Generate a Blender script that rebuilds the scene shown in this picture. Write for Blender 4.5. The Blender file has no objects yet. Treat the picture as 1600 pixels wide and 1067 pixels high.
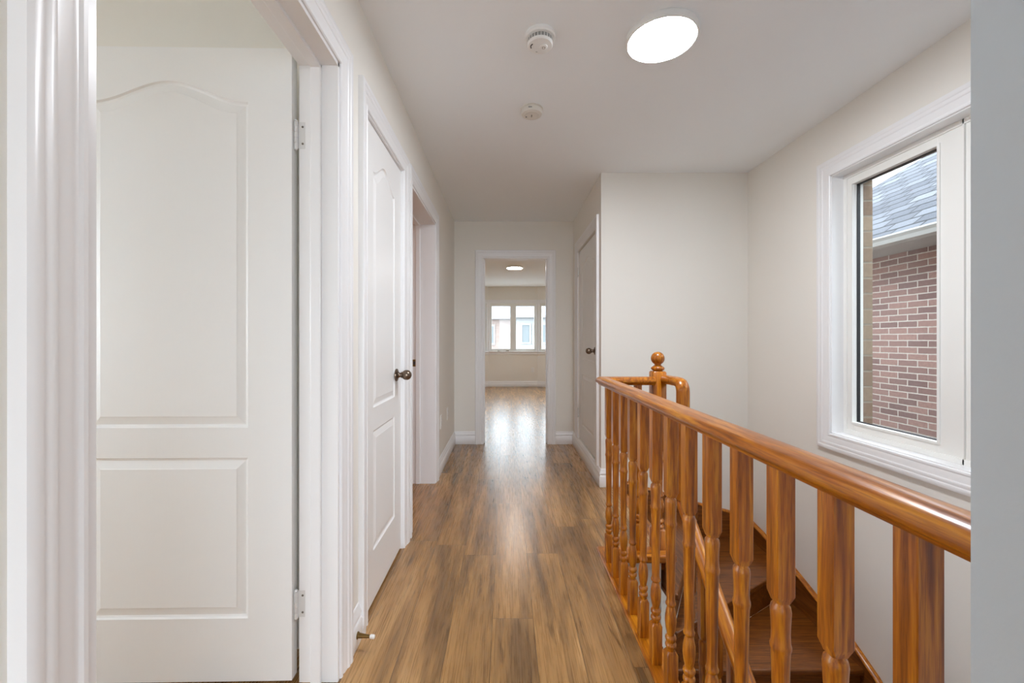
import bpy, bmesh, math, random
from mathutils import Vector, Matrix
from mathutils.geometry import tessellate_polygon

S = bpy.context.scene
COL = S.collection
PI = math.pi

# ---------------------------------------------------------------- camera
CAM_H = 1.141
cd = bpy.data.cameras.new('camera')
cam = bpy.data.objects.new('camera', cd)
COL.objects.link(cam)
cam.location = (0, 0, CAM_H)
cam.rotation_euler = (PI / 2, 0, 0)
cd.sensor_width = 36.0
cd.lens = 36.0 * 660.0 / 1600.0
cd.shift_x = 10.0 / 1600.0
cd.shift_y = -2.5 / 1600.0
cd.clip_start = 0.02
cd.clip_end = 300
S.camera = cam

# ---------------------------------------------------------------- world, exposure
SKY_STRENGTH = 3.4
LAMP_EMIT = 68.0
w = bpy.data.worlds.new('overcast_sky')
S.world = w
w.use_nodes = True
wn = w.node_tree.nodes
wn['Background'].inputs[0].default_value = (0.82, 0.91, 1.0, 1)
wn['Background'].inputs[1].default_value = SKY_STRENGTH
S.view_settings.view_transform = 'Standard'
S.view_settings.look = 'None'
S.view_settings.gamma = 1.0
S.view_settings.exposure = 1.25
S.view_settings.use_curve_mapping = False
S.cycles.max_bounces = 14
S.cycles.diffuse_bounces = 8
S.cycles.glossy_bounces = 4
S.cycles.transparent_max_bounces = 16
S.cycles.sample_clamp_indirect = 6.0
S.cycles.caustics_reflective = False
S.cycles.caustics_refractive = False

# ---------------------------------------------------------------- materials


def new_mat(name):
    m = bpy.data.materials.new(name)
    m.use_nodes = True
    nt = m.node_tree
    return m, nt, nt.nodes, nt.links, nt.nodes['Principled BSDF']


def lin(c):
    return tuple((x / 255 / 12.92 if x / 255 <= .04045 else ((x / 255 + .055) / 1.055) ** 2.4) for x in c) + (1,)


def plain(name, col, rough=.5, metal=0.0, bump=0.0, bscale=60, emit=None, coat=0, spec=None):
    m, nt, N, L, b = new_mat(name)
    b.inputs['Base Color'].default_value = lin(col)
    b.inputs['Roughness'].default_value = rough
    b.inputs['Metallic'].default_value = metal
    if spec is not None:
        b.inputs['Specular IOR Level'].default_value = spec
    if coat:
        b.inputs['Coat Weight'].default_value = coat
        b.inputs['Coat Roughness'].default_value = .15
    if emit:
        b.inputs['Emission Color'].default_value = lin(emit[0])
        b.inputs['Emission Strength'].default_value = emit[1]
    tc = N.new('ShaderNodeTexCoord')
    nz = N.new('ShaderNodeTexNoise')
    nz.inputs['Scale'].default_value = bscale
    nz.inputs['Detail'].default_value = 3
    L.new(tc.outputs['Object'], nz.inputs['Vector'])
    if bump:
        bp = N.new('ShaderNodeBump')
        bp.inputs['Strength'].default_value = bump
        bp.inputs['Distance'].default_value = .002
        L.new(nz.outputs['Fac'], bp.inputs['Height'])
        L.new(bp.outputs['Normal'], b.inputs['Normal'])
    else:
        mr = N.new('ShaderNodeMapRange')
        mr.inputs['To Min'].default_value = max(0, rough - .03)
        mr.inputs['To Max'].default_value = min(1, rough + .03)
        L.new(nz.outputs['Fac'], mr.inputs['Value'])
        L.new(mr.outputs['Result'], b.inputs['Roughness'])
    return m


M_WALL = plain('wall_paint', (238, 235, 228), .75, bump=.12, bscale=220)
M_CEIL = plain('ceiling_paint', (246, 249, 251), .85, bump=.15, bscale=160)
M_TRIM = plain('trim_paint', (241, 241, 242), .32, bump=.03, bscale=30)
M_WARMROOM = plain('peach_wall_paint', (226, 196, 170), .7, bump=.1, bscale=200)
M_VINYL = plain('window_vinyl', (240, 240, 236), .35)
M_GASKET = plain('black_gasket', (38, 38, 40), .5)
M_NICKEL = plain('antique_nickel', (128, 112, 98), .28, metal=1.0)
M_BRASS = plain('aged_brass', (134, 108, 66), .35, metal=1.0)
M_HINGE = plain('painted_hinge', (226, 226, 226), .3, metal=.15)
M_SCREW = plain('screw_metal', (120, 112, 104), .4, metal=.8)
M_PLASTIC = plain('white_plastic', (240, 240, 238), .4)
M_OLDPLASTIC = plain('cream_plastic', (226, 221, 212), .45)
M_DARK = plain('dark_slot', (70, 68, 66), .7)
M_GRILLE = plain('grey_grille', (150, 150, 148), .6, bump=.8, bscale=400)
M_RUBBER = plain('white_rubber', (238, 236, 232), .5)
M_LAMP = plain('lamp_diffuser', (255, 255, 255), .5, emit=((243, 248, 255), LAMP_EMIT))
M_BEDLAMP = plain('bedroom_lamp_diffuser', (255, 255, 255), .5, emit=((250, 250, 250), 30.0))
M_COOLFILL = plain('added_cool_fill_light', (255, 255, 255), .5, emit=((214, 232, 255), LAMP_EMIT * .15))  # cool glow of the added fill light that boosts side-room daylight
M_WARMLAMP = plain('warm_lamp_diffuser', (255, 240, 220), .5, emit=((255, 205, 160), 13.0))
M_ALU = plain('white_aluminium', (176, 176, 174), .5)
M_SOFFIT = plain('soffit_panel', (168, 166, 164), .6)
M_SIDING = plain('white_siding', (160, 160, 160), .7)
M_FARROOF = plain('pale_far_shingles', (128, 130, 134), .9, bump=.5, bscale=8)
M_FAREAVE = plain('pale_eave', (150, 150, 152), .6)
M_CURTAIN = plain('window_glass_far', (116, 122, 124), .5)
M_GROUND = plain('driveway_asphalt', (150, 150, 148), .9, bump=.4, bscale=20)


def wood(name, axis, dark, mid, light, rough=.3, scale=1.0, bump=.2, coat=.18, rotx=0.0):
    """grain runs along axis; object coordinates, each object shifted by its own random"""
    m, nt, N, L, b = new_mat(name)
    tc = N.new('ShaderNodeTexCoord')
    oi = N.new('ShaderNodeObjectInfo')
    ml = N.new('ShaderNodeMath'); ml.operation = 'MULTIPLY'; ml.inputs[1].default_value = 37.0
    L.new(oi.outputs['Random'], ml.inputs[0])
    ad = N.new('ShaderNodeVectorMath'); ad.operation = 'ADD'
    L.new(tc.outputs['Object'], ad.inputs[0])
    L.new(ml.outputs[0], ad.inputs[1])
    mp = N.new('ShaderNodeMapping')
    sc = [1.0, 1.0, 1.0]
    sc['XYZ'.index(axis)] = .06
    mp.inputs['Scale'].default_value = sc
    rt = N.new('ShaderNodeMapping'); rt.inputs['Rotation'].default_value = (rotx, 0, 0)
    L.new(ad.outputs[0], rt.inputs['Vector']); L.new(rt.outputs[0], mp.inputs['Vector'])
    n1 = N.new('ShaderNodeTexNoise'); n1.inputs['Scale'].default_value = 75 * scale; n1.inputs['Detail'].default_value = 6
    n1.inputs['Distortion'].default_value = .6
    n2 = N.new('ShaderNodeTexNoise'); n2.inputs['Scale'].default_value = 320 * scale; n2.inputs['Detail'].default_value = 3
    L.new(mp.outputs[0], n1.inputs['Vector']); L.new(mp.outputs[0], n2.inputs['Vector'])
    r = N.new('ShaderNodeValToRGB')
    e = r.color_ramp.elements
    e[0].position = .30; e[0].color = lin(dark)
    e[1].position = .72; e[1].color = lin(light)
    k = e.new(.5); k.color = lin(mid)
    L.new(n1.outputs['Fac'], r.inputs[0])
    r2 = N.new('ShaderNodeValToRGB')
    r2.color_ramp.elements[0].position = .32; r2.color_ramp.elements[0].color = (.62, .52, .45, 1)
    r2.color_ramp.elements[1].position = .52; r2.color_ramp.elements[1].color = (1, 1, 1, 1)
    L.new(n2.outputs['Fac'], r2.inputs[0])
    mx = N.new('ShaderNodeMix'); mx.data_type = 'RGBA'; mx.blend_type = 'MULTIPLY'; mx.inputs[0].default_value = .8
    L.new(r.outputs[0], mx.inputs[6]); L.new(r2.outputs[0], mx.inputs[7])
    hs = N.new('ShaderNodeHueSaturation')
    mr = N.new('ShaderNodeMapRange'); mr.inputs['To Min'].default_value = .93; mr.inputs['To Max'].default_value = 1.07
    L.new(oi.outputs['Random'], mr.inputs['Value']); L.new(mr.outputs[0], hs.inputs['Value'])
    L.new(mx.outputs[2], hs.inputs['Color'])
    L.new(hs.outputs[0], b.inputs['Base Color'])
    b.inputs['Roughness'].default_value = rough
    b.inputs['Coat Weight'].default_value = coat
    b.inputs['Coat Roughness'].default_value = .18
    bp = N.new('ShaderNodeBump'); bp.inputs['Strength'].default_value = bump; bp.inputs['Distance'].default_value = .001
    L.new(n2.outputs['Fac'], bp.inputs['Height']); L.new(bp.outputs[0], b.inputs['Normal'])
    return m


OAK = ((128, 66, 4), (182, 104, 10), (216, 144, 30))
M_OAKX = wood('orange_oak_x', 'X', *OAK)
M_OAKY = wood('orange_oak_y', 'Y', *OAK)
M_OAKZ = wood('orange_oak_z', 'Z', *OAK)
M_OAKSLOPE = wood('orange_oak_slope', 'Y', *OAK, rotx=-math.atan(.80))
STR = ((94, 50, 18), (126, 72, 26), (152, 92, 36))
M_STAIRX = wood('brown_oak_x', 'X', *STR, rough=.28)
M_STAIRY = wood('brown_oak_y', 'Y', *STR, rough=.28)

SEAM_X, PLANK_W, PLANK_L = -0.054, 0.1665, 1.22


def floor_material():
    m, nt, N, L, b = new_mat('laminate_planks')
    g = N.new('ShaderNodeNewGeometry')
    sp = N.new('ShaderNodeSeparateXYZ'); L.new(g.outputs['Position'], sp.inputs[0])

    def math_(op, a, bb=None, c=None):
        n = N.new('ShaderNodeMath'); n.operation = op
        for i, v in enumerate((a, bb, c)):
            if v is None: continue
            if isinstance(v, (int, float)): n.inputs[i].default_value = v
            else: L.new(v, n.inputs[i])
        return n.outputs[0]
    u = math_('DIVIDE', math_('SUBTRACT', sp.outputs['X'], SEAM_X), PLANK_W)
    iu = math_('FLOOR', u); fu = math_('FRACT', u)
    wn_ = N.new('ShaderNodeTexWhiteNoise'); wn_.noise_dimensions = '1D'; L.new(iu, wn_.inputs['W'])
    v = math_('ADD', math_('DIVIDE', sp.outputs['Y'], PLANK_L), wn_.outputs['Value'])
    iv = math_('FLOOR', v); fv = math_('FRACT', v)
    cb = N.new('ShaderNodeCombineXYZ'); L.new(iu, cb.inputs[0]); L.new(iv, cb.inputs[1])
    pid = N.new('ShaderNodeTexWhiteNoise'); pid.noise_dimensions = '2D'; L.new(cb.outputs[0], pid.inputs['Vector'])
    # grain coordinates shifted per plank
    off = N.new('ShaderNodeVectorMath'); off.operation = 'SCALE'; off.inputs['Scale'].default_value = 23.0
    L.new(pid.outputs['Color'], off.inputs[0])
    ad = N.new('ShaderNodeVectorMath'); ad.operation = 'ADD'
    L.new(g.outputs['Position'], ad.inputs[0]); L.new(off.outputs[0], ad.inputs[1])
    mp = N.new('ShaderNodeMapping'); mp.inputs['Scale'].default_value = (1, .09, 1); L.new(ad.outputs[0], mp.inputs[0])
    mp2 = N.new('ShaderNodeMapping'); mp2.inputs['Scale'].default_value = (1, .03, 1); L.new(ad.outputs[0], mp2.inputs[0])
    n1 = N.new('ShaderNodeTexNoise'); n1.inputs['Scale'].default_value = 10; n1.inputs['Detail'].default_value = 5
    n1.inputs['Distortion'].default_value = .9; L.new(mp.outputs[0], n1.inputs[0])
    n2 = N.new('ShaderNodeTexNoise'); n2.inputs['Scale'].default_value = 210; n2.inputs['Detail'].default_value = 6
    L.new(mp2.outputs[0], n2.inputs[0])
    n3 = N.new('ShaderNodeTexNoise'); n3.inputs['Scale'].default_value = 24; n3.inputs['Detail'].default_value = 6
    n3.inputs['Distortion'].default_value = 2.2; L.new(mp.outputs[0], n3.inputs[0])
    r = N.new('ShaderNodeValToRGB'); e = r.color_ramp.elements
    e[0].position = .28; e[0].color = lin((108, 80, 50))
    e[1].position = .75; e[1].color = lin((204, 162, 110))
    k = e.new(.44); k.color = lin((148, 110, 66))
    k = e.new(.56); k.color = lin((174, 130, 78))
    L.new(n1.outputs['Fac'], r.inputs[0])
    r2 = N.new('ShaderNodeValToRGB')
    r2.color_ramp.elements[0].position = .34; r2.color_ramp.elements[0].color = (.62, .58, .54, 1)
    r2.color_ramp.elements[1].position = .55; r2.color_ramp.elements[1].color = (1, 1, 1, 1)
    L.new(n2.outputs['Fac'], r2.inputs[0])
    r3 = N.new('ShaderNodeValToRGB')       # dark cathedral streaks
    r3.color_ramp.elements[0].position = .33; r3.color_ramp.elements[0].color = (.26, .24, .22, 1)
    r3.color_ramp.elements[1].position = .40; r3.color_ramp.elements[1].color = (1, 1, 1, 1)
    L.new(n3.outputs['Fac'], r3.inputs[0])
    m1 = N.new('ShaderNodeMix'); m1.data_type = 'RGBA'; m1.blend_type = 'MULTIPLY'; m1.inputs[0].default_value = .85
    L.new(r.outputs[0], m1.inputs[6]); L.new(r2.outputs[0], m1.inputs[7])
    m2 = N.new('ShaderNodeMix'); m2.data_type = 'RGBA'; m2.blend_type = 'MULTIPLY'; m2.inputs[0].default_value = .5
    L.new(m1.outputs[2], m2.inputs[6]); L.new(r3.outputs[0], m2.inputs[7])
    hs = N.new('ShaderNodeHueSaturation')
    L.new(math_('MULTIPLY_ADD', pid.outputs['Value'], .10, .96), hs.inputs['Value'])
    L.new(m2.outputs[2], hs.inputs['Color'])
    b.inputs['Coat Weight'].default_value = .35
    b.inputs['Coat Roughness'].default_value = .27
    # seams
    du = math_('MULTIPLY', math_('MINIMUM', fu, math_('SUBTRACT', 1.0, fu)), PLANK_W)
    dv = math_('MULTIPLY', math_('MINIMUM', fv, math_('SUBTRACT', 1.0, fv)), PLANK_L)
    d = math_('MINIMUM', du, dv)
    mr = N.new('ShaderNodeMapRange'); mr.inputs['From Min'].default_value = .0006; mr.inputs['From Max'].default_value = .0022
    mr.inputs['To Min'].default_value = .45; L.new(d, mr.inputs['Value'])
    m3 = N.new('ShaderNodeMix'); m3.data_type = 'RGBA'; m3.blend_type = 'MULTIPLY'; m3.inputs[0].default_value = 1
    L.new(hs.outputs[0], m3.inputs[6]); L.new(mr.outputs[0], m3.inputs[7])
    L.new(m3.outputs[2], b.inputs['Base Color'])
    rr = N.new('ShaderNodeMapRange'); rr.inputs['To Min'].default_value = .20; rr.inputs['To Max'].default_value = .36
    L.new(n2.outputs['Fac'], rr.inputs['Value']); L.new(rr.outputs[0], b.inputs['Roughness'])
    bp = N.new('ShaderNodeBump'); bp.inputs['Strength'].default_value = .22; bp.inputs['Distance'].default_value = .0012
    L.new(math_('ADD', math_('MULTIPLY', n2.outputs['Fac'], .5), mr.outputs[0]), bp.inputs['Height'])
    L.new(bp.outputs[0], b.inputs['Normal'])
    return m


M_FLOOR = floor_material()


def brick_material(name, axis, cols, mortar, bw=.213, bh=.067, ms=.0095, rough=.9):
    m, nt, N, L, b = new_mat(name)
    g = N.new('ShaderNodeNewGeometry')
    sp = N.new('ShaderNodeSeparateXYZ'); L.new(g.outputs['Position'], sp.inputs[0])
    cb = N.new('ShaderNodeCombineXYZ'); L.new(sp.outputs[axis], cb.inputs[0]); L.new(sp.outputs['Z'], cb.inputs[1])
    wob = N.new('ShaderNodeTexNoise'); wob.inputs['Scale'].default_value = 9; L.new(g.outputs['Position'], wob.inputs[0])
    wm = N.new('ShaderNodeVectorMath'); wm.operation = 'SCALE'; wm.inputs['Scale'].default_value = .008
    L.new(wob.outputs['Color'], wm.inputs[0])
    ad = N.new('ShaderNodeVectorMath'); ad.operation = 'ADD'; L.new(cb.outputs[0], ad.inputs[0]); L.new(wm.outputs[0], ad.inputs[1])
    bt = N.new('ShaderNodeTexBrick')
    bt.inputs['Scale'].default_value = 1
    bt.inputs['Brick Width'].default_value = bw
    bt.inputs['Row Height'].default_value = bh
    bt.inputs['Mortar Size'].default_value = ms / 2
    bt.inputs['Mortar Smooth'].default_value = .25
    bt.inputs['Bias'].default_value = -.15
    bt.inputs['Color1'].default_value = lin(cols[0])
    bt.inputs['Color2'].default_value = lin(cols[1])
    bt.inputs['Mortar'].default_value = lin(mortar)
    L.new(ad.outputs[0], bt.inputs['Vector'])
    nz = N.new('ShaderNodeTexNoise'); nz.inputs['Scale'].default_value = 40; nz.inputs['Detail'].default_value = 5
    L.new(g.outputs['Position'], nz.inputs[0])
    rr = N.new('ShaderNodeMapRange'); rr.inputs['To Min'].default_value = .75; rr.inputs['To Max'].default_value = 1.25
    L.new(nz.outputs['Fac'], rr.inputs['Value'])
    mx = N.new('ShaderNodeMix'); mx.data_type = 'RGBA'; mx.blend_type = 'MULTIPLY'; mx.inputs[0].default_value = 1
    L.new(bt.outputs['Color'], mx.inputs[6]); L.new(rr.outputs[0], mx.inputs[7])
    L.new(mx.outputs[2], b.inputs['Base Color'])
    b.inputs['Roughness'].default_value = rough
    bp = N.new('ShaderNodeBump'); bp.inputs['Strength'].default_value = .6; bp.inputs['Distance'].default_value = .006; bp.invert = True
    L.new(bt.outputs['Fac'], bp.inputs['Height']); L.new(bp.outputs[0], b.inputs['Normal'])
    return m


M_BRICK = brick_material('red_brown_brick', 'Y', ((158, 126, 118), (118, 94, 92)), (196, 188, 180), ms=.013)
M_REVEAL = brick_material('tan_brick_reveal', 'X', ((158, 138, 116), (128, 104, 86)), (150, 138, 122), bw=.30, bh=.088, ms=.012)
M_PALEBRICK = brick_material('pale_street_brick', 'X', ((160, 142, 134), (148, 128, 120)), (160, 152, 146))


def shingle_material():
    m, nt, N, L, b = new_mat('grey_shingles')
    tc = N.new('ShaderNodeTexCoord')
    wob = N.new('ShaderNodeTexNoise'); wob.inputs['Scale'].default_value = 5; L.new(tc.outputs['Object'], wob.inputs[0])
    sp = N.new('ShaderNodeSeparateXYZ'); L.new(tc.outputs['Object'], sp.inputs[0])
    cb = N.new('ShaderNodeCombineXYZ'); L.new(sp.outputs['Y'], cb.inputs[0]); L.new(sp.outputs['X'], cb.inputs[1])
    wm = N.new('ShaderNodeVectorMath'); wm.operation = 'SCALE'; wm.inputs['Scale'].default_value = .02
    L.new(wob.outputs['Color'], wm.inputs[0])
    ad = N.new('ShaderNodeVectorMath'); ad.operation = 'ADD'; L.new(cb.outputs[0], ad.inputs[0]); L.new(wm.outputs[0], ad.inputs[1])
    bt = N.new('ShaderNodeTexBrick')
    bt.inputs['Scale'].default_value = 1
    bt.inputs['Brick Width'].default_value = .30
    bt.inputs['Row Height'].default_value = .125
    bt.inputs['Mortar Size'].default_value = .012
    bt.inputs['Mortar Smooth'].default_value = .35
    bt.inputs['Color1'].default_value = lin((96, 97, 103))
    bt.inputs['Color2'].default_value = lin((64, 65, 72))
    bt.inputs['Mortar'].default_value = lin((10, 10, 14))
    L.new(ad.outputs[0], bt.inputs['Vector'])
    nz = N.new('ShaderNodeTexNoise'); nz.inputs['Scale'].default_value = 120; L.new(tc.outputs['Object'], nz.inputs[0])
    rr = N.new('ShaderNodeMapRange'); rr.inputs['To Min'].default_value = .85; rr.inputs['To Max'].default_value = 1.15
    L.new(nz.outputs['Fac'], rr.inputs['Value'])
    mx = N.new('ShaderNodeMix'); mx.data_type = 'RGBA'; mx.blend_type = 'MULTIPLY'; mx.inputs[0].default_value = 1
    L.new(bt.outputs['Color'], mx.inputs[6]); L.new(rr.outputs[0], mx.inputs[7])
    L.new(mx.outputs[2], b.inputs['Base Color'])
    b.inputs['Roughness'].default_value = .95
    return m


M_SHINGLE = shingle_material()


def glass_material():
    m, nt, N, L, b = new_mat('window_glass')
    N.remove(b)
    out = N['Material Output']
    t = N.new('ShaderNodeBsdfTransparent'); t.inputs[0].default_value = (.95, .97, .97, 1)
    g = N.new('ShaderNodeBsdfGlossy'); g.inputs['Roughness'].default_value = .02
    lw = N.new('ShaderNodeLayerWeight'); lw.inputs['Blend'].default_value = .5
    pw = N.new('ShaderNodeMath'); pw.operation = 'POWER'; pw.inputs[1].default_value = 4.0
    L.new(lw.outputs['Facing'], pw.inputs[0])
    f = N.new('ShaderNodeMath'); f.operation = 'MULTIPLY_ADD'; f.inputs[1].default_value = .5; f.inputs[2].default_value = .03
    L.new(pw.outputs[0], f.inputs[0])
    mx = N.new('ShaderNodeMixShader')
    L.new(f.outputs[0], mx.inputs[0]); L.new(t.outputs[0], mx.inputs[1]); L.new(g.outputs[0], mx.inputs[2])
    L.new(mx.outputs[0], out.inputs[0])
    return m


M_GLASS = glass_material()


def door_material():
    m, nt, N, L, b = new_mat('white_moulded_door')
    b.inputs['Base Color'].default_value = lin((240, 240, 239))
    b.inputs['Roughness'].default_value = .38
    tc = N.new('ShaderNodeTexCoord')
    mp = N.new('ShaderNodeMapping'); mp.inputs['Scale'].default_value = (1, 1, .05)
    L.new(tc.outputs['Object'], mp.inputs[0])
    n = N.new('ShaderNodeTexNoise'); n.inputs['Scale'].default_value = 70; n.inputs['Detail'].default_value = 5; n.inputs['Distortion'].default_value = .8
    L.new(mp.outputs[0], n.inputs[0])
    bp = N.new('ShaderNodeBump'); bp.inputs['Strength'].default_value = .14; bp.inputs['Distance'].default_value = .001
    L.new(n.outputs['Fac'], bp.inputs['Height']); L.new(bp.outputs[0], b.inputs['Normal'])
    return m


M_DOOR = door_material()

# ---------------------------------------------------------------- helpers
WB = {}


def tag(o, label, cat, group=None, kind=None):
    o['label'] = label
    o['category'] = cat
    if group: o['group'] = group
    if kind: o['kind'] = kind
    return o


def thing(name, label, cat, loc=(0, 0, 0), group=None, kind=None):
    o = bpy.data.objects.new(name, None)
    o.empty_display_size = .05
    COL.objects.link(o)
    o.location = loc
    WB[o.name] = Vector(loc)
    return tag(o, label, cat, group, kind)


def obj(name, bm, mat, parent=None, loc=(0, 0, 0), local=False, smooth=None):
    """one mesh; bm holds world coordinates unless local"""
    bmesh.ops.recalc_face_normals(bm, faces=bm.faces)
    me = bpy.data.meshes.new(name)
    bm.to_mesh(me)
    bm.free()
    mats = mat if isinstance(mat, (list, tuple)) else [mat]
    for mm in mats: me.materials.append(mm)
    o = bpy.data.objects.new(name, me)
    COL.objects.link(o)
    base = WB[parent.name] if parent is not None else Vector((0, 0, 0))
    if local:
        o.location = Vector(loc) - base
        WB[o.name] = Vector(loc)
    else:
        if parent is None:
            # origin at the middle of the base
            vs = [v.co for v in me.vertices]
            c = Vector(((min(v.x for v in vs) + max(v.x for v in vs)) / 2, (min(v.y for v in vs) + max(v.y for v in vs)) / 2, min(v.z for v in vs)))
            me.transform(Matrix.Translation(-c))
            o.location = c
            WB[o.name] = c
        else:
            me.transform(Matrix.Translation(-base))
            WB[o.name] = base
    if parent is not None: o.parent = parent
    if smooth:
        for p in me.polygons: p.use_smooth = True
        me.set_sharp_from_angle(angle=math.radians(smooth))
    return o


def struct(name, bm, mat, label, cat, smooth=None):
    return tag(obj(name, bm, mat, smooth=smooth), label, cat, kind='structure')


def box(bm, x0, x1, y0, y1, z0, z1, bev=0, mx=None, mi=0, seg=2):
    r = bmesh.ops.create_cube(bm, size=1)
    vs = r['verts']
    for v in vs:
        v.co = Vector((x0 + (v.co.x + .5) * (x1 - x0), y0 + (v.co.y + .5) * (y1 - y0), z0 + (v.co.z + .5) * (z1 - z0)))
    fs = list({f for v in vs for f in v.link_faces})
    for f in fs: f.material_index = mi
    if bev:
        es = list({e for v in vs for e in v.link_edges})
        rr = bmesh.ops.bevel(bm, geom=es, offset=bev, segments=seg, profile=.5, affect='EDGES')
        vs = list({v for f in rr['faces'] for v in f.verts} | {v for v in vs if v.is_valid})
    if mx is not None:
        for v in vs: v.co = mx @ v.co
    return vs


def B(*boxes, **k):
    bm = bmesh.new()
    for b in boxes: box(bm, *b, **k)
    return bm


def lathe(bm, prof, mx=Matrix(), n=24, cap=True):
    """prof: (radius, z) list, spun about local z"""
    rings = []
    for r, z in prof:
        rings.append([bm.verts.new(mx @ Vector((max(r, 1e-5) * math.cos(2 * PI * i / n), max(r, 1e-5) * math.sin(2 * PI * i / n), z))) for i in range(n)])
    for a, b in zip(rings, rings[1:]):
        for i in range(n):
            bm.faces.new((a[i], a[(i + 1) % n], b[(i + 1) % n], b[i]))
    if cap:
        bm.faces.new(rings[0][::-1]); bm.faces.new(rings[-1])
    return bm


def axis_mx(loc, d):
    """matrix taking local z to direction d at loc"""
    q = Vector((0, 0, 1)).rotation_difference(Vector(d))
    return Matrix.Translation(Vector(loc)) @ q.to_matrix().to_4x4()


def prism(bm, pts, h0, h1, plane='xy'):
    """extrude a polygon; plane xy -> along z, yz -> along x, xz -> along y"""
    def P(p, h):
        return {'xy': Vector((p[0], p[1], h)), 'yz': Vector((h, p[0], p[1])), 'xz': Vector((p[0], h, p[1]))}[plane]
    a = [bm.verts.new(P(p, h0)) for p in pts]
    b = [bm.verts.new(P(p, h1)) for p in pts]
    n = len(pts)
    bm.faces.new(a[::-1]); bm.faces.new(b)
    for i in range(n):
        bm.faces.new((a[i], a[(i + 1) % n], b[(i + 1) % n], b[i]))
    return bm


def loft(bm, rings, close=True, caps=True):
    vs = [[bm.verts.new(p) for p in r] for r in rings]
    n = len(vs[0])
    for a, b in zip(vs, vs[1:]):
        for i in range(n if close else n - 1):
            bm.faces.new((a[i], a[(i + 1) % n], b[(i + 1) % n], b[i]))
    if caps:
        bm.faces.new(vs[0][::-1]); bm.faces.new(vs[-1])
    return bm


CASING = [(0, 0), (0, .008), (.003, .011), (.010, .012), (.014, .009), (.020, .009), (.026, .012), (.044, .014), (.048, .018), (.056, .0195),
          (.062, .018), (.066, .021), (.078, .022), (.083, .020), (.085, .014), (.085, 0)]
BASE = [(0, 0), (.014, 0), (.016, .004), (.016, .078), (.013, .086), (.010, .090), (.010, .098), (.014, .103), (.014, .108), (.011, .114),
        (.006, .128), (.005, .137), (.002, .140), (0, .140)]


def casing(bm, P, a0, a1, z0, z1, closed=False, prof=CASING, wscale=1.0):
    """moulding around an opening a0..a1 x z0..z1; P(a, z, v) -> world"""
    if closed: corners = [(a0, z0, -1, -1), (a0, z1, -1, 1), (a1, z1, 1, 1), (a1, z0, 1, -1), (a0, z0, -1, -1)]
    else: corners = [(a0, z0, -1, 0), (a0, z1, -1, 1), (a1, z1, 1, 1), (a1, z0, 1, 0)]
    rings = [[P(a + sa * u * wscale, z + sz * u * wscale, v) for u, v in prof] for a, z, sa, sz in corners]
    return loft(bm, rings, close=True, caps=not closed)


def baseboard(bm, p, q, n, z=0.0):
    """p->q along the wall foot, n = (nx, ny) out of the wall"""
    loft(bm, [[Vector((e[0] + n[0] * u, e[1] + n[1] * u, z + v)) for u, v in BASE] for e in (p, q)])
    return bm


def sweep(bm, path, prof, mode):
    """mode 'flat': path in a level plane, profile (side, up). mode 'x': path in a plane of constant x, profile side = x."""
    path = [Vector(p) for p in path]
    rings = []
    for i, p in enumerate(path):
        d0 = (path[i] - path[i - 1]).normalized() if i > 0 else None
        d1 = (path[i + 1] - path[i]).normalized() if i < len(path) - 1 else None
        d = ((d0 or d1) + (d1 or d0)).normalized()
        c = 1.0
        if d0 and d1: c = 1 / max(.3, math.cos(d0.angle(d1) / 2))
        if mode == 'flat':
            side = d.cross(Vector((0, 0, 1))).normalized() * c
            up = Vector((0, 0, 1))
        else:
            side = Vector((1, 0, 0))
            up = side.cross(d).normalized() * c
            if mode == 'x-': up = -up
        rings.append([p + side * u + up * v for u, v in prof])
    loft(bm, rings)
    return bm


# ---------------------------------------------------------------- shell
XL, XR = -0.563, 1.88          # hall left wall face, stairwell outer wall face
XC = 0.742                     # closet wall face
YB = 3.28                      # stairwell back wall face
YE = 4.63                      # hall end wall face
HC = 2.44                      # ceiling
LOW = -2.75
O1 = (0.565, 1.42, 2.068)      # open doorway on the left: y0, y1, head
O2 = (1.70, 2.312, 2.068)      # left closet
O3 = (2.515, 3.365, 2.068)     # next doorway
O4 = (3.45, 4.315, 2.045)      # raised closet door on the right
OE = (-0.252, 0.468, 2.045)    # end doorway x0, x1, head

floor_bm = B((-4, .50, -3.2, 10.7, -.25, 0), (.50, 3, -3.2, .425, -.25, 0), (.50, .835, 2.29, 3.281, -.25, 0), (.50, 3, 3.281, 10.7, -.25, 0))
struct('floor', floor_bm, M_FLOOR, 'brown wood laminate plank floor running down the hallway', 'floor')
struct('ceiling', B((-4.1, 2.09, -3.3, 4.8, HC, HC + .2), (-2.35, 2.65, 4.8, 10.5, HC, HC + .2), (2.09, 3.0, -3.3, .425, HC, HC + .2)), M_CEIL, 'flat off-white painted ceiling over the hallway', 'ceiling')

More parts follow.
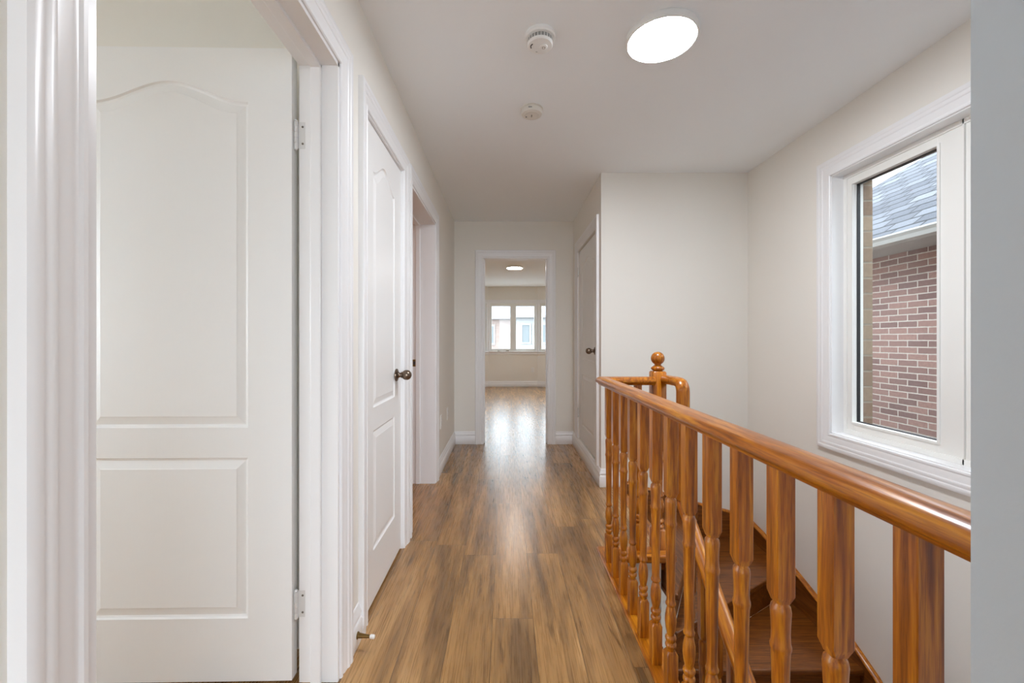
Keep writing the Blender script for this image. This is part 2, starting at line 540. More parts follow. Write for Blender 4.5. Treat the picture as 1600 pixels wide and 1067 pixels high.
bm = B((XL - .12, XL, -3.2, O1[0], 0, HC), (XL - .12, XL, O1[0], O1[1], O1[2], HC), (XL - .12, XL, O1[1], O2[0], 0, HC),
       (XL - .12, XL, O2[0], O2[1], O2[2], HC), (XL - .12, XL, O2[1], 2.40, 0, HC), (XL - .18, XL, 2.40, O3[0], 0, HC),
       (XL - .18, XL, O3[0], O3[1], O3[2], HC), (XL - .18, XL, O3[1], YE + .12, 0, HC))
struct('wall_left', bm, M_WALL, 'long off-white hallway wall on the left with three doorways', 'wall')
bm = B((-.90, OE[0], YE, YE + .12, 0, HC), (OE[1], 2.6, YE, YE + .12, 0, HC), (OE[0], OE[1], YE, YE + .12, OE[2], HC))
struct('wall_end', bm, M_WALL, 'off-white wall across the end of the hallway around the bedroom doorway', 'wall')
bm = B((XC, XC + .12, YB, O4[0], 0, HC), (XC, XC + .12, O4[0], O4[1], O4[2], HC), (XC, XC + .12, O4[0], O4[1], 0, .142), (XC, XC + .12, O4[1], YE, 0, HC))
struct('wall_closet', bm, M_WALL, 'short off-white wall holding the narrow raised closet door', 'wall')
bm = B((XC + .12, XR + .12, YB, YB + .12, LOW, HC), (XC, XC + .12, YB, YB + .12, LOW, 0))
struct('wall_stair', bm, M_WALL, 'blank off-white wall facing the camera behind the stairs', 'wall')
W1 = (1.15, 2.44, .60, 2.09)
bm = B((XR, XR + .12, .30, W1[0], LOW, HC), (XR, XR + .12, W1[1], 4.8, LOW, HC), (XR, XR + .12, W1[0], W1[1], LOW, W1[2]), (XR, XR + .12, W1[0], W1[1], W1[3], HC))
struct('wall_right', bm, M_WALL, 'off-white stairwell wall on the right holding the big window', 'wall')
V = (W1[0] + .04, W1[1] - .04, W1[2] + .04, W1[3] - .04)
bm = B((2.005, 2.085, -3, V[0], LOW, 2.9), (2.005, 2.085, V[1], 4.8, LOW, 2.9), (2.005, 2.085, V[0], V[1], LOW, V[2]), (2.005, 2.085, V[0], V[1], V[3], 2.9))
struct('wall_outer', bm, M_REVEAL, 'tan brick outer edge of the wall seen just inside the window glass', 'brick wall')
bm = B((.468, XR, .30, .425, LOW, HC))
struct('wall_near', bm, plain('blue_grey_wall_end', (206, 217, 228), .6, bump=.1, bscale=200), 'blank pale blue-grey wall end at the right edge of the picture where the handrail stops', 'wall')  # this wall end alone has an even blue-grey base colour
# room behind the camera
bm = B((XL - .12, -.4, -3.3, -3.2, 0, HC), (2.3, 3, -3.3, -3.2, 0, HC), (-.4, 2.3, -3.3, -3.2, 0, .3), (-.4, 2.3, -3.3, -3.2, 2.3, HC), (2.9, 3, -3.2, .3, 0, HC), (XR, 3, .3, .425, 0, HC))
struct('wall_behind', bm, M_WALL, 'off-white wall of the room behind the camera', 'wall')
# side room behind the open door
bm = B((-4, XL - .12, 1.56, 1.66, 0, HC), (-4, XL - .12, -1.1, -1.0, 0, HC), (-4.1, -4, -1.1, -.8, 0, HC), (-4.1, -4, 1.3, 1.66, 0, HC), (-4.1, -4, -.8, 1.3, 0, .8), (-4.1, -4, -.8, 1.3, 2.1, HC))
struct('wall_side_room', bm, M_WALL, 'off-white wall of the side room seen above the open white door', 'wall')
# room behind the second doorway
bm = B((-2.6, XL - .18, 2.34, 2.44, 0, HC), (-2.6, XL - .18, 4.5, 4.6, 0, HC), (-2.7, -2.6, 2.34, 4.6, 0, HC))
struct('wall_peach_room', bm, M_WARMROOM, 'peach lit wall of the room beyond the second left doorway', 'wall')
# well faces below the hall floor
struct('wall_well', B((.40, .556, .425, 2.274, LOW, -.25)), M_WALL, 'white wall face below the hallway floor edge in the stair opening', 'wall')
struct('wall_well_back', B((.40, .838, 2.275, 2.40, LOW, -.05)), M_WALL, 'white wall face below the landing edge in the stair opening', 'wall')
struct('floor_lower', B((.3, 2.1, .2, 3.5, LOW - .1, LOW)), M_FLOOR, 'floor of the storey below at the foot of the stairs', 'floor')

# bedroom at the end of the hall
bm = B((-2.3, -2.2, YE, 9.8, 0, HC), (2.5, 2.6, YE, 9.8, 0, HC), (-2.3, -1.46, 9.7, 9.82, 0, HC), (1.82, 2.6, 9.7, 9.82, 0, HC))
struct('wall_bedroom', bm, M_WALL, 'off-white side wall of the far bedroom', 'wall')
YW = 10.3
BZ0, BZ1 = .865, 2.035


def segment(origin, ang, length, panes, side, n, label):
    """one flat run of the bay: wall with a window opening, frame, panes and casing"""
    mx = Matrix.Translation(Vector((origin[0], origin[1], 0))) @ Matrix.Rotation(ang, 4, 'Z')
    a0, a1 = panes[0][0] - .055, panes[-1][1] + .055
    bm = bmesh.new()
    for b in ((-.03, a0, 0, .14, 0, HC), (a1, length + .03, 0, .14, 0, HC), (a0, a1, 0, .14, 0, BZ0), (a0, a1, 0, .14, BZ1, HC)): box(bm, *b, mx=mx)
    struct('wall_bay_' + side, bm, M_WALL, 'off-white %s wall of the far bedroom bay' % side, 'wall')
    win = thing('window_%d' % n, label, 'window', (origin[0], origin[1], 0), kind='structure')
    P = lambda a, z, v: mx @ Vector((a, -v, z))
    bm = bmesh.new()
    casing(bm, P, a0 + .005, a1 - .005, BZ0 + .005, BZ1 - .005, closed=True)
    box(bm, a0 - .05, a1 + .05, -.04, .02, BZ0 - .02, BZ0, bev=.004, mx=mx)
    obj('casing', bm, M_TRIM, win, smooth=35)
    bm = bmesh.new()
    xs = [a0] + [x for p in panes for x in p] + [a1]
    for i in range(0, len(xs), 2): box(bm, xs[i], xs[i + 1], .03, .10, BZ0, BZ1, mx=mx)
    for p0, p1 in panes:
        box(bm, p0, p1, .03, .10, BZ0, .92, mx=mx)
        box(bm, p0, p1, .03, .10, 1.965, BZ1, mx=mx)
        # stepped sash edges
        box(bm, p0 - .022, p0 - .012, .018, .031, .895, 1.99, mx=mx)
        box(bm, p1 + .012, p1 + .022, .018, .031, .895, 1.99, mx=mx)
    obj('window_frame', bm, M_VINYL, win)
    for p0, p1 in panes: obj('pane', B((p0, p1, .065, .069, .92, 1.965), mx=mx), M_GLASS, win)
    return win, mx


win, mx = segment((-.42, YW), 0, 1.2, [(.08, .535), (.676, 1.12)], 'center', 2, 'white framed middle pair of bay window panes in the far bedroom')
bm = B((.22, .30, -.02, .02, .855, .868), mx=mx)
lathe(bm, [(.006, 0), (.006, .05)], axis_mx(mx @ Vector((.22, -.02, .868)), (.9, -.3, .15)), 8)
obj('crank_handle', bm, M_SCREW, win)
bm = B((.43, .50, -.02, .02, .868, .885), mx=mx)
obj('sash_lock', bm, M_SCREW, win)
segment((.78, YW), -math.radians(30), 1.2, [(.09, .55), (.66, 1.10)], 'right', 3, 'white framed angled bay window panes at the right of the far bedroom')
c30, s30 = math.cos(math.radians(30)), math.sin(math.radians(30))
segment((-.42 - 1.2 * c30, YW - 1.2 * s30), math.radians(30), 1.2, [(.10, .54), (.65, 1.11)], 'left', 4, 'white framed angled bay window panes at the left of the far bedroom')
bm = bmesh.new()
baseboard(bm, (-.42, YW), (.78, YW), (0, -1))
baseboard(bm, (.775, YW), (.78 + 1.2 * c30, YW - 1.2 * s30), (-s30, -c30))
baseboard(bm, (-.415, YW), (-.42 - 1.2 * c30, YW - 1.2 * s30), (s30, -c30))
struct('baseboard_bay', bm, M_TRIM, 'white baseboard below the bay window of the far bedroom', 'baseboard', smooth=35)

# ---------------------------------------------------------------- casings, jambs, baseboards
PL = lambda a, z, v: Vector((XL + v, a, z))


def left_frame(n, o, depth, label, stop_x, side_casing=True):
    t = thing('trim_%d' % n, label, 'door casing', (XL, o[0], 0), kind='structure')
    bm = bmesh.new()
    casing(bm, PL, o[0] - .003, o[1] + .003, 0, o[2] + .003)
    obj('casing', bm, M_TRIM, t, smooth=35)
    bm = B((XL - depth, XL + .004, o[0] - .001, o[0] + .012, 0, o[2]), (XL - depth, XL + .004, o[1] - .012, o[1] + .001, 0, o[2]),
           (XL - depth, XL + .004, o[0], o[1], o[2] - .012, o[2]))
    for y0, y1 in ((o[0] + .011, o[0] + .024), (o[1] - .024, o[1] - .011)): box(bm, stop_x - .035, stop_x, y0, y1, 0, o[2] - .012, bev=.003)
    box(bm, stop_x - .035, stop_x, o[0] + .011, o[1] - .011, o[2] - .025, o[2] - .011, bev=.003)
    obj('jamb', bm, M_TRIM, t)
    return t


left_frame(1, O1, .125, 'white casing and jamb around the open doorway nearest on the left', -.612)
t3 = left_frame(3, O3, .185, 'white casing and jamb around the open doorway beyond the closet', -.678)
bm = bmesh.new(); box(bm, -.741, -.708, O3[1] - .0145, O3[1] - .0105, .93, .985, bev=.001)
obj('strike_plate', bm, M_BRASS, t3)
bm = bmesh.new(); box(bm, -.732, -.717, O3[1] - .0155, O3[1] - .0135, .945, .97)
obj('latch_hole', bm, M_DARK, t3)
t2 = thing('trim_2', 'white casing around the narrow closed closet door on the left', 'door casing', (XL, O2[0], 0), kind='structure')
bm = bmesh.new(); casing(bm, PL, O2[0] - .001, O2[1] + .001, 0, O2[2] + .001)
obj('casing', bm, M_TRIM, t2, smooth=35)
bm = B((XL - .115, XL + .002, O2[0] - .001, O2[0] + .003, 0, O2[2]), (XL - .115, XL + .002, O2[1] - .003, O2[1] + .001, 0, O2[2]), (XL - .115, XL + .002, O2[0], O2[1], O2[2] - .004, O2[2]))
box(bm, XL - .06, XL - .045, O2[0] + .002, O2[1] - .002, 0, O2[2] - .002)
obj('jamb', bm, M_TRIM, t2)

t4 = thing('trim_4', 'white casing around the raised closet door on the right', 'door casing', (XC, O4[0], 0), kind='structure')
bm = bmesh.new(); casing(bm, lambda a, z, v: Vector((XC - v, a, z)), O4[0], O4[1], .141, O4[2], wscale=1.12)
obj('casing', bm, M_TRIM, t4, smooth=35)
t5 = thing('trim_5', 'white casing around the bedroom doorway at the end of the hallway', 'door casing', (OE[0], YE, 0), kind='structure')
bm = bmesh.new(); casing(bm, lambda a, z, v: Vector((a, YE - v, z)), OE[0] + .004, OE[1] - .004, 0, OE[2] - .006)
obj('casing', bm, M_TRIM, t5, smooth=35)
bm = B((OE[0], OE[0] + .012, YE - .004, YE + .124, 0, OE[2]), (OE[1] - .012, OE[1], YE - .004, YE + .124, 0, OE[2]), (OE[0], OE[1], YE - .004, YE + .124, OE[2] - .012, OE[2]))
box(bm, OE[0] + .012, OE[0] + .022, YE + .05, YE + .085, 0, OE[2] - .012)
box(bm, OE[1] - .022, OE[1] - .012, YE + .05, YE + .085, 0, OE[2] - .012)
obj('jamb', bm, M_TRIM, t5)

bm = bmesh.new()
baseboard(bm, (XL, O1[1] + .088), (XL, O2[0] - .086), (1, 0))
baseboard(bm, (XL, O3[1] + .088), (XL, YE), (1, 0))
struct('baseboard_left', bm, M_TRIM, 'white baseboard along the left hallway wall', 'baseboard', smooth=35)
bm = bmesh.new()
baseboard(bm, (XL, YE), (OE[0] - .081, YE), (0, -1))
baseboard(bm, (OE[1] + .081, YE), (XC, YE), (0, -1))
struct('baseboard_end', bm, M_TRIM, 'white baseboard on the hallway end wall beside the doorway', 'baseboard', smooth=35)
bm = bmesh.new()
loft(bm, [[Vector((XC - u, YE, v)) for u, v in BASE], [Vector((XC - u, YB - u, v)) for u, v in BASE], [Vector((.90, YB - u, v)) for u, v in BASE]])
struct('baseboard_right', bm, M_TRIM, 'white baseboard under the closet door turning the corner to the stairs', 'baseboard', smooth=35)

# ---------------------------------------------------------------- doors


def outline(x0, x1, z0, z1, rise, d, n=28):
    pts = [(x0 + d, z0 + d), (x1 - d, z0 + d)]
    for i in range(n + 1 if rise else 2):
        t = i / (n if rise else 1)
        x = (x1 - d) + (x0 - x1 + 2 * d) * t
        pts.append((x, z1 - d + (rise * (.5 - .5 * math.cos(2 * PI * t)) if rise else 0)))
    return pts


def slab(name, mx, W, H, T, panels, parent, mat=None):
    """door leaf, local x 0..W, z 0..H, show face at y=0 looking to -y"""
    bm = bmesh.new()
    rect = [bm.verts.new((x, 0, z)) for x, z in ((0, 0), (W, 0), (W, H), (0, H))]
    edges = [bm.edges.new((rect[i], rect[(i + 1) % 4])) for i in range(4)]
    prof = [(0, 0), (.004, .0055), (.010, .0075), (.015, .0065), (.034, .0015), (.037, .0)]
    fields = []
    for x0, x1, z0, z1, rise in panels:
        prev = None
        for d, dep in prof:
            ring = [bm.verts.new((x, dep, z)) for x, z in outline(x0, x1, z0, z1, rise, d)]
            if prev is None:
                edges += [bm.edges.new((ring[i], ring[(i + 1) % len(ring)])) for i in range(len(ring))]
            else:
                for i in range(len(ring)):
                    bm.faces.new((prev[i], prev[(i + 1) % len(ring)], ring[(i + 1) % len(ring)], ring[i]))
            prev = ring
        fields.append(prev)
    bmesh.ops.triangle_fill(bm, edges=edges, use_beauty=True)
    for f in fields: bm.faces.new(f)
    back = [bm.verts.new((x, T, z)) for x, z in ((0, 0), (W, 0), (W, H), (0, H))]
    bm.faces.new(back)
    for i in range(4): bm.faces.new((rect[i], rect[(i + 1) % 4], back[(i + 1) % 4], back[i]))
    for v in bm.verts: v.co = mx @ v.co
    return obj(name, bm, mat or M_DOOR, parent)


def knob(parent, base, d, mat=M_NICKEL):
    m_ = axis_mx(base, d)
    bm = bmesh.new()
    lathe(bm, [(.0, 0), (.030, 0), (.033, .003), (.032, .008), (.026, .011), (.018, .013), (.013, .018), (.012, .026), (.016, .030)], m_, 32)
    o = obj('knob_rose', bm, mat, parent, smooth=40)
    bm = bmesh.new()
    pr = [(.012, .028), (.016, .0305)] + [(.0265 * math.sin(a), .056 - .0265 * math.cos(a)) for a in [PI * (.2 + .8 * i / 14) for i in range(15)]]
    lathe(bm, pr, m_, 32)
    obj('knob', bm, mat, parent, smooth=50)


def hinge(parent, cx, cy, cz, dx, h=.088, leaf=None):
    """barrel with five knuckles and a leaf; leaf = box extents, screws at its two ends"""
    t = bmesh.new()
    box(t, *leaf)
    o = obj('hinge', t, M_HINGE, parent)
    t = bmesh.new()
    pr = [(.004, -h / 2 - .006), (.006, -h / 2 - .003)]
    for i in range(5):
        z0 = -h / 2 + h * i / 5
        pr += [(.0062, z0), (.0062, z0 + h / 5 - .0015), (.0046, z0 + h / 5 - .001)]
    pr += [(.006, h / 2 + .002), (.004, h / 2 + .006)]
    lathe(t, pr, Matrix.Translation((cx, cy, cz)), 12)
    obj('hinge_barrel', t, M_HINGE, o)
    return o


def screw(parent, p, d):
    bm = bmesh.new(); lathe(bm, [(.0, -.001), (.0036, -.001), (.0036, .001), (.002, .0018)], axis_mx(p, d), 10)
    obj('screw', bm, M_SCREW, parent)


# the near door, standing open into the side room
d1 = thing('door_1', 'wide white two-panel arched door standing open in the nearest left doorway', 'door', (-.703, 1.38, 0), kind='structure')
rot = Matrix.Translation((-.703, 1.389, .021)) @ Matrix.Rotation(math.radians(1.0), 4, 'Z') @ Matrix.Translation((-.80, 0, 0))
slab('door_leaf', rot, .80, 2.078, .035, [(.143, .657, .206, .733, 0), (.143, .657, .832, 1.900, .068)], d1)
for z in (1.822, .262):
    h = hinge(d1, -.696, 1.403, z, 0, leaf=(-.700, -.668, 1.4073, 1.4085, z - .044, z + .044))
    for dz in (-.028, .028): screw(h, (-.676, 1.4072, z + dz), (0, -1, 0))

# narrow closet door on the left, closed
d2 = thing('door_2', 'narrow white arched closet door closed in the left wall', 'door', (XL, O2[0], 0), kind='structure')
rot = Matrix.Translation((XL - .010, O2[0] + .004, .012)) @ Matrix.Rotation(PI / 2, 4, 'Z')
slab('door_leaf', rot, .604, 2.048, .035, [(.125, .479, .215, .735, 0), (.125, .479, .835, 1.86, .075)], d2)
knob(d2, (XL - .010, 2.205, .958), (1, 0, 0))
for z in (1.825, .262):
    h = hinge(d2, XL + .004, O2[0] + .003, z, 0, leaf=(XL - .003, XL + .0005, O2[0] + .003, O2[0] + .012, z - .044, z + .044))
    screw(h, (XL + .001, O2[0] + .010, z - .036), (1, 0, 0))

# door leaf of the peach room, open behind its frame
d3 = thing('door_3', 'white door seen edge on inside the second open left doorway', 'door', (-.76, 2.55, 0), kind='structure')
rot = Matrix.Translation((-.77, 2.52, .012)) @ Matrix.Rotation(PI, 4, 'Z')
slab('door_leaf', rot, .80, 2.03, .035, [(.143, .657, .206, .733, 0), (.143, .657, .832, 1.85, .068)], d3)

# raised closet door on the right
d4 = thing('door_4', 'white arched closet door raised above the floor on the right', 'door', (XC, O4[0], 0), kind='structure')
rot = Matrix.Translation((XC + .012, O4[1] - .004, .150)) @ Matrix.Rotation(-PI / 2, 4, 'Z')
slab('door_leaf', rot, O4[1] - O4[0] - .008, O4[2] - .160, .035, [(.15, .707, .15, .655, 0), (.15, .707, .80, 1.69, .07)], d4)
knob(d4, (XC + .012, 3.545, 1.048), (-1, 0, 0))
for z in (1.83, .40):
    h = hinge(d4, XC - .004, O4[1] - .003, z, 0, leaf=(XC - .0005, XC + .003, O4[1] - .012, O4[1] - .002, z - .044, z + .044))
    screw(h, (XC - .001, O4[1] - .010, z - .036), (-1, 0, 0))

# ---------------------------------------------------------------- the stairwell window
w1 = thing('window_1', 'large white casement window looking onto the neighbouring brick house', 'window', (XR, 1.795, W1[2]), kind='structure')
bm = bmesh.new()
casing(bm, lambda a, z, v: Vector((XR - v, a, z)), W1[0] + .002, W1[1] - .002, W1[2] + .002, W1[3] - .002, closed=True, wscale=1.08)
obj('casing', bm, M_TRIM, w1, smooth=35)
bm = B((XR - .002, XR + .066, W1[0], W1[0] + .008, W1[2], W1[3]), (XR - .002, XR + .066, W1[1] - .008, W1[1], W1[2], W1[3]),
       (XR - .002, XR + .066, W1[0], W1[1], W1[2], W1[2] + .008), (XR - .002, XR + .066, W1[0], W1[1], W1[3] - .008, W1[3]))
obj('reveal_board', bm, M_TRIM, w1)
F0, F1, G0, G1 = W1[0] + .008, W1[1] - .008, W1[2] + .008, W1[3] - .008


def ring(bm, y0, y1, z0, z1, a, b, c, d, x0, x1, bev=.002):
    """rectangular frame: widths a (low y), b (high y), c (bottom), d (top)"""
    box(bm, x0, x1, y0, y0 + a, z0, z1, bev=bev); box(bm, x0, x1, y1 - b, y1, z0, z1, bev=bev)
    box(bm, x0, x1, y0 + a - .002, y1 - b + .002, z0, z0 + c, bev=bev); box(bm, x0, x1, y0 + a - .002, y1 - b + .002, z1 - d, z1, bev=bev)


bm = bmesh.new(); ring(bm, F0, F1, G0, G1, .024, .024, .026, .024, 1.944, 2.02)
box(bm, 1.944, 2.02, 1.792, 1.798, G0, G1)
obj('window_frame', bm, M_VINYL, w1)
for (y0, y1, a, b) in ((1.799, F1 - .022, .108, .043), (F0 + .022, 1.791, .043, .108)):
    bm = bmesh.new(); ring(bm, y0, y1, G0 + .024, G1 - .022, a, b, .05, .046, 1.950, 2.005, bev=.003)
    ring(bm, y0 + a - .014, y1 - b + .014, G0 + .062, G1 - .056, .012, .012, .012, .012, 1.943, 1.952)
    s_ = obj('sash', bm, M_VINYL, w1)
    bm = bmesh.new(); ring(bm, y0 + a - .001, y1 - b + .001, G0 + .073, G1 - .067, .005, .005, .005, .005, 1.968, 1.985, bev=0)
    obj('gasket', bm, M_GASKET, s_)
    obj('pane', B((1.974, 1.978, y0 + a, y1 - b, G0 + .074, G1 - .068)), M_GLASS, s_)

# ---------------------------------------------------------------- balustrade
RX = .53
RAILP = [(-.020, 0), (.020, 0), (.022, .005), (.026, .009), (.033, .013), (.0345, .020), (.033, .029), (.027, .037), (.017, .0425), (.006, .0445),
         (-.006, .0445), (-.017, .0425), (-.027, .037), (-.033, .029), (-.0345, .020), (-.033, .013), (-.026, .009), (-.022, .005)]
RZ = .897
bal = thing('balustrade', 'orange oak balustrade with turned balusters along the stair opening', 'railing', (RX, 2.27, 0))
bm = bmesh.new()
sweep(bm, [(RX, .42, RZ), (RX, 2.295, RZ), (.806, 2.295, RZ)], RAILP, 'flat')
obj('handrail', bm, M_OAKY, bal, smooth=50)


def square_ring(h, z, ch=.0):
    """eight-point square ring with small chamfer"""
    c = max(ch, .0015)
    return [Vector(p + (z,)) for p in ((h, -h + c), (h, h - c), (h - c, h), (-h + c, h), (-h, h - c), (-h, -h + c), (-h + c, -h), (h - c, -h))]


BALP = [(.0130, .150), (.0165, .155), (.0175, .160), (.0165, .165), (.0120, .169), (.0160, .176), (.0175, .183), (.0160, .189), (.0115, .193), (.0125, .200),
        (.0155, .214), (.0178, .235), (.0170, .255), (.0140, .272), (.0110, .283), (.0155, .289), (.0165, .294), (.0140, .299), (.0128, .310),
        (.0138, .38), (.0155, .50), (.0168, .538), (.0185, .545), (.0188, .550), (.0170, .556), (.0162, .575), (.0172, .600), (.0182, .617),
        (.0168, .626), (.0130, .631), (.0120, .636)]


def baluster_mesh(hh, sq=.0175, prof=BALP, zlo=.142, zhi=.640, zt=.897, z0=.0):
    bm = bmesh.new()
    loft(bm, [square_ring(sq, z0), square_ring(sq, zlo - .008), square_ring(sq - .0045, zlo + .002, .004)])
    loft(bm, [square_ring(sq - .0045, zhi - .006, .004), square_ring(sq, zhi + .010), square_ring(sq, zt)])
    lathe(bm, [(.012, zlo - .004)] + prof + [(.012, zhi)], n=20)
    return bm


proto = obj('baluster', baluster_mesh(0), M_OAKZ, bal, loc=(RX, 2.168, .004), local=True, smooth=40)
base0 = WB[bal.name]
sp = [(RX, 2.168 - .1354 * k) for k in range(1, 13)] + [(.718, 2.295)]
for x, y in sp:
    c = proto.copy(); COL.objects.link(c); c.parent = bal
    c.location = Vector((x, y, .004)) - base0

# newel post with ball
NX, NY = .834, 2.316
NH = .0355
bm = bmesh.new()
loft(bm, [square_ring(NH, -.10), square_ring(NH, .105), square_ring(NH - .009, .118, .006)])
NP = [(.024, .11), (.031, .118), (.034, .124), (.031, .131), (.023, .136), (.030, .146), (.033, .153), (.030, .160), (.022, .166), (.024, .18), (.031, .21),
      (.034, .235), (.030, .262), (.023, .28), (.030, .288), (.032, .293), (.028, .30), (.025, .32), (.027, .40), (.030, .47), (.034, .478), (.034, .486), (.030, .492), (.031, .52), (.033, .535), (.024, .545)]
lathe(bm, NP, n=28)
loft(bm, [square_ring(NH - .009, .538, .006), square_ring(NH, .552), square_ring(NH, .963), square_ring(NH - .004, .970, .004)])
nw = obj('newel_post', bm, M_OAKZ, bal, loc=(NX, NY, 0), local=True, smooth=40)
bm = bmesh.new()
lathe(bm, [(.020, .965), (.024, .972), (.033, .978), (.036, .985), (.033, .992), (.024, .998), (.017, 1.003), (.018, 1.006)] +
      [(.036 * math.sin(a), 1.040 - .036 * math.cos(a)) for a in [PI * (.16 + .84 * i / 20) for i in range(21)]], n=32)
fin = obj('ball_finial', bm, M_OAKZ, nw, loc=(NX, NY, 0), local=True, smooth=50)

# gooseneck and falling handrail of the flight
GX = .868
SL = .80
bm = bmesh.new()
gp = [(GX, 2.30, .906), (GX, 2.135, .910), (GX, 2.110, .908)]
gp += [(GX, 2.110 - .022 * math.sin(a), .908 - .022 + .022 * math.cos(a)) for a in [PI / 2 * i / 4 for i in range(1, 5)]]
gp += [(GX, 2.088, .36)]
GP = [(u * .93, v - .0) for u, v in RAILP]
sweep(bm, gp, GP, 'x-')
obj('gooseneck', bm, M_OAKZ, bal, smooth=50)
bm = bmesh.new()
ya, za = 2.085, .330
sweep(bm, [(GX, ya, za), (GX, .46, za - (ya - .46) * SL)], GP, 'x-')
obj('falling_handrail', bm, M_OAKSLOPE, bal, smooth=50)

# ---------------------------------------------------------------- stairs
st = thing('staircase', 'brown oak winder staircase going down inside the balustrade', 'staircase', (1.38, 2.2, LOW))
XS, YS = XR - .003, YB - .003
RI, RUN = .19, .245
NO = .025
PV = (.88, 2.215)
A1, A2 = math.radians(61), math.radians(32)
e1 = (PV[0] + (YS - PV[1]) / math.tan(A1), YS)
e2 = (XS, PV[1] + (XS - PV[0]) * math.tan(A2))
XI = .842


def lead(poly_edge, ang, d):
    """shift an edge forward (towards the lower step) by d; forward is clockwise of the radial"""
    n = Vector((math.sin(ang), -math.cos(ang)))
    return [(p[0] + n.x * d, p[1] + n.y * d) for p in poly_edge]


TH = .034


def tread(pts, z, mat, name='tread'):
    bm = bmesh.new()
    prism(bm, pts, z - TH, z)
    es = [e for e in bm.edges if abs(e.verts[0].co.z - e.verts[1].co.z) < 1e-6]
    bmesh.ops.bevel(bm, geom=es, offset=.009, segments=3, profile=.5, affect='EDGES')
    return obj(name, bm, mat, st, smooth=40)


# edge boards along the opening
eb = thing('trim_6', 'orange oak edging board around the stair opening under the balusters', 'floor edging', (RX, 1.4, 0), kind='structure')
bm = bmesh.new(); box(bm, .497, .580, .425, 2.30, -.040, .005, bev=.006, seg=3)
obj('side_board', bm, M_OAKY, eb, smooth=40)
bm = bmesh.new(); box(bm, .497, .905, 2.225, 2.335, -.040, .004, bev=.012, seg=3)
obj('cross_board', bm, M_OAKX, eb, smooth=40)
bm = bmesh.new(); box(bm, .830, .905, 2.30, YS, -.036, .003, bev=.012, seg=3)
obj('landing_nosing', bm, M_OAKY, eb, smooth=40)

l1 = lead([PV, e1], A1, NO); l2 = lead([PV, e2], A2, NO)
tread([(.85, 2.23), l1[0], l1[1], (e1[0] + .03, YS), (.85, YS)], -RI, M_STAIRY)
tread([PV, l2[0], (XS, l2[1][1]), (XS, YS), e1], -2 * RI, M_STAIRX)
tread([(XI, PV[1] - NO), (XS, PV[1] - NO), (XS, e2[1]), PV, (XI, PV[1] + .02)], -3 * RI, M_STAIRX)


def riser(p, q, z0, z1, mat):
    d = Vector((q[0] - p[0], q[1] - p[1])).normalized(); n = Vector((-d.y, d.x)) * .018
    bm = bmesh.new(); prism(bm, [p, q, (q[0] + n.x, q[1] + n.y), (p[0] + n.x, p[1] + n.y)], z0, z1)
    return obj('riser', bm, mat, st)


riser((.872, 2.24), (.872, YS), -RI, -.034, M_STAIRY)
riser(PV, (e1[0] - .006, e1[1] - .011), -2 * RI, -RI - TH, M_STAIRY)
riser(PV, e2, -3 * RI, -2 * RI - TH, M_STAIRX)
k = 3
y = PV[1]
while -(k + 1) * RI > LOW + .05 and y - RUN > .46:
    riser((XI, y), (XS, y), -(k + 1) * RI, -k * RI - TH, M_STAIRX)
    tread([(XI, y - RUN - NO), (XS, y - RUN - NO), (XS, y + .02), (XI, y + .02)], -(k + 1) * RI, M_STAIRX)
    y -= RUN; k += 1
riser((XI, y), (XS, y), -(k + 1) * RI, -k * RI - TH, M_STAIRX)

# inner string under the treads
bm = bmesh.new()
yy = PV[1]
prism(bm, [(2.26, -.50), (2.26, -1.0), (.43, -1.0 - 1.83 * RI / RUN), (.43, -.60 - 1.80 * RI / RUN), (yy - .005, -3 * RI - .04)], XI - .022, XI, 'yz')
obj('string', bm, M_STAIRY, st)
# wall skirting that follows the flight
BK = [(.905, .032), (.97, .022), (1.10, -.020), (1.48, -.133), (1.726, -.196), (XS, -.239)]
bm = bmesh.new()
prism(bm, BK + [(XS, -.75), (.905, -.75)], YS - .018, YS, 'xz')
obj('back_skirting', bm, M_STAIRX, st)
RT = [(YS - .018, -.239), (3.07, -.273), (2.767, -.343), (2.558, -.408), (2.29, -.488), (2.117, -.572), (.43, -.572 - 1.687 * RI / RUN)]
bm = bmesh.new()
prism(bm, RT + [(.43, -2.4), (2.2, -.95), (YS - .018, -.95)], XS - .018, XS, 'yz')
obj('side_skirting', bm, M_STAIRY, st)
CAPP = [(0, 0), (.024, 0), (.027, .006), (.024, .012), (.014, .018), (0, .020)]
bm = bmesh.new()
loft(bm, [[Vector((x, YS - u, z + v)) for u, v in CAPP] for x, z in BK[:-1]] + [[Vector((XS - u, YS - u, BK[-1][1] + v)) for u, v in CAPP]] +
     [[Vector((XS - u, y_, z + v)) for u, v in CAPP] for y_, z in RT[1:]])
obj('skirting_cap', bm, M_OAKY, st, smooth=40)

# balusters of the flight
for i in range(7):
    yb = 1.98 - i * RUN / 2
    kk = 4 + int((PV[1] - RUN + NO - yb) // RUN) if yb < PV[1] - RUN + NO else 3
    kk = 3 + max(0, math.ceil((PV[1] - NO - yb) / RUN - 1e-6) - 0)
    zb = -kk * RI
    ztop = za - (ya - yb) * SL + .006
    zz = ztop - zb
    bm = bmesh.new()
    sc_ = zz / .90
    loft(bm, [square_ring(.0175, 0), square_ring(.0175, .15 * sc_), square_ring(.013, .15 * sc_ + .01, .004)])
    lathe(bm, [(r, z * sc_) for r, z in BALP], n=18)
    loft(bm, [square_ring(.013, .634 * sc_, .004), square_ring(.0175, .65 * sc_), square_ring(.0175, zz)])
    obj('stair_baluster', bm, M_OAKZ, bal, loc=(GX, yb, zb), local=True, smooth=40)

# ---------------------------------------------------------------- ceiling fittings


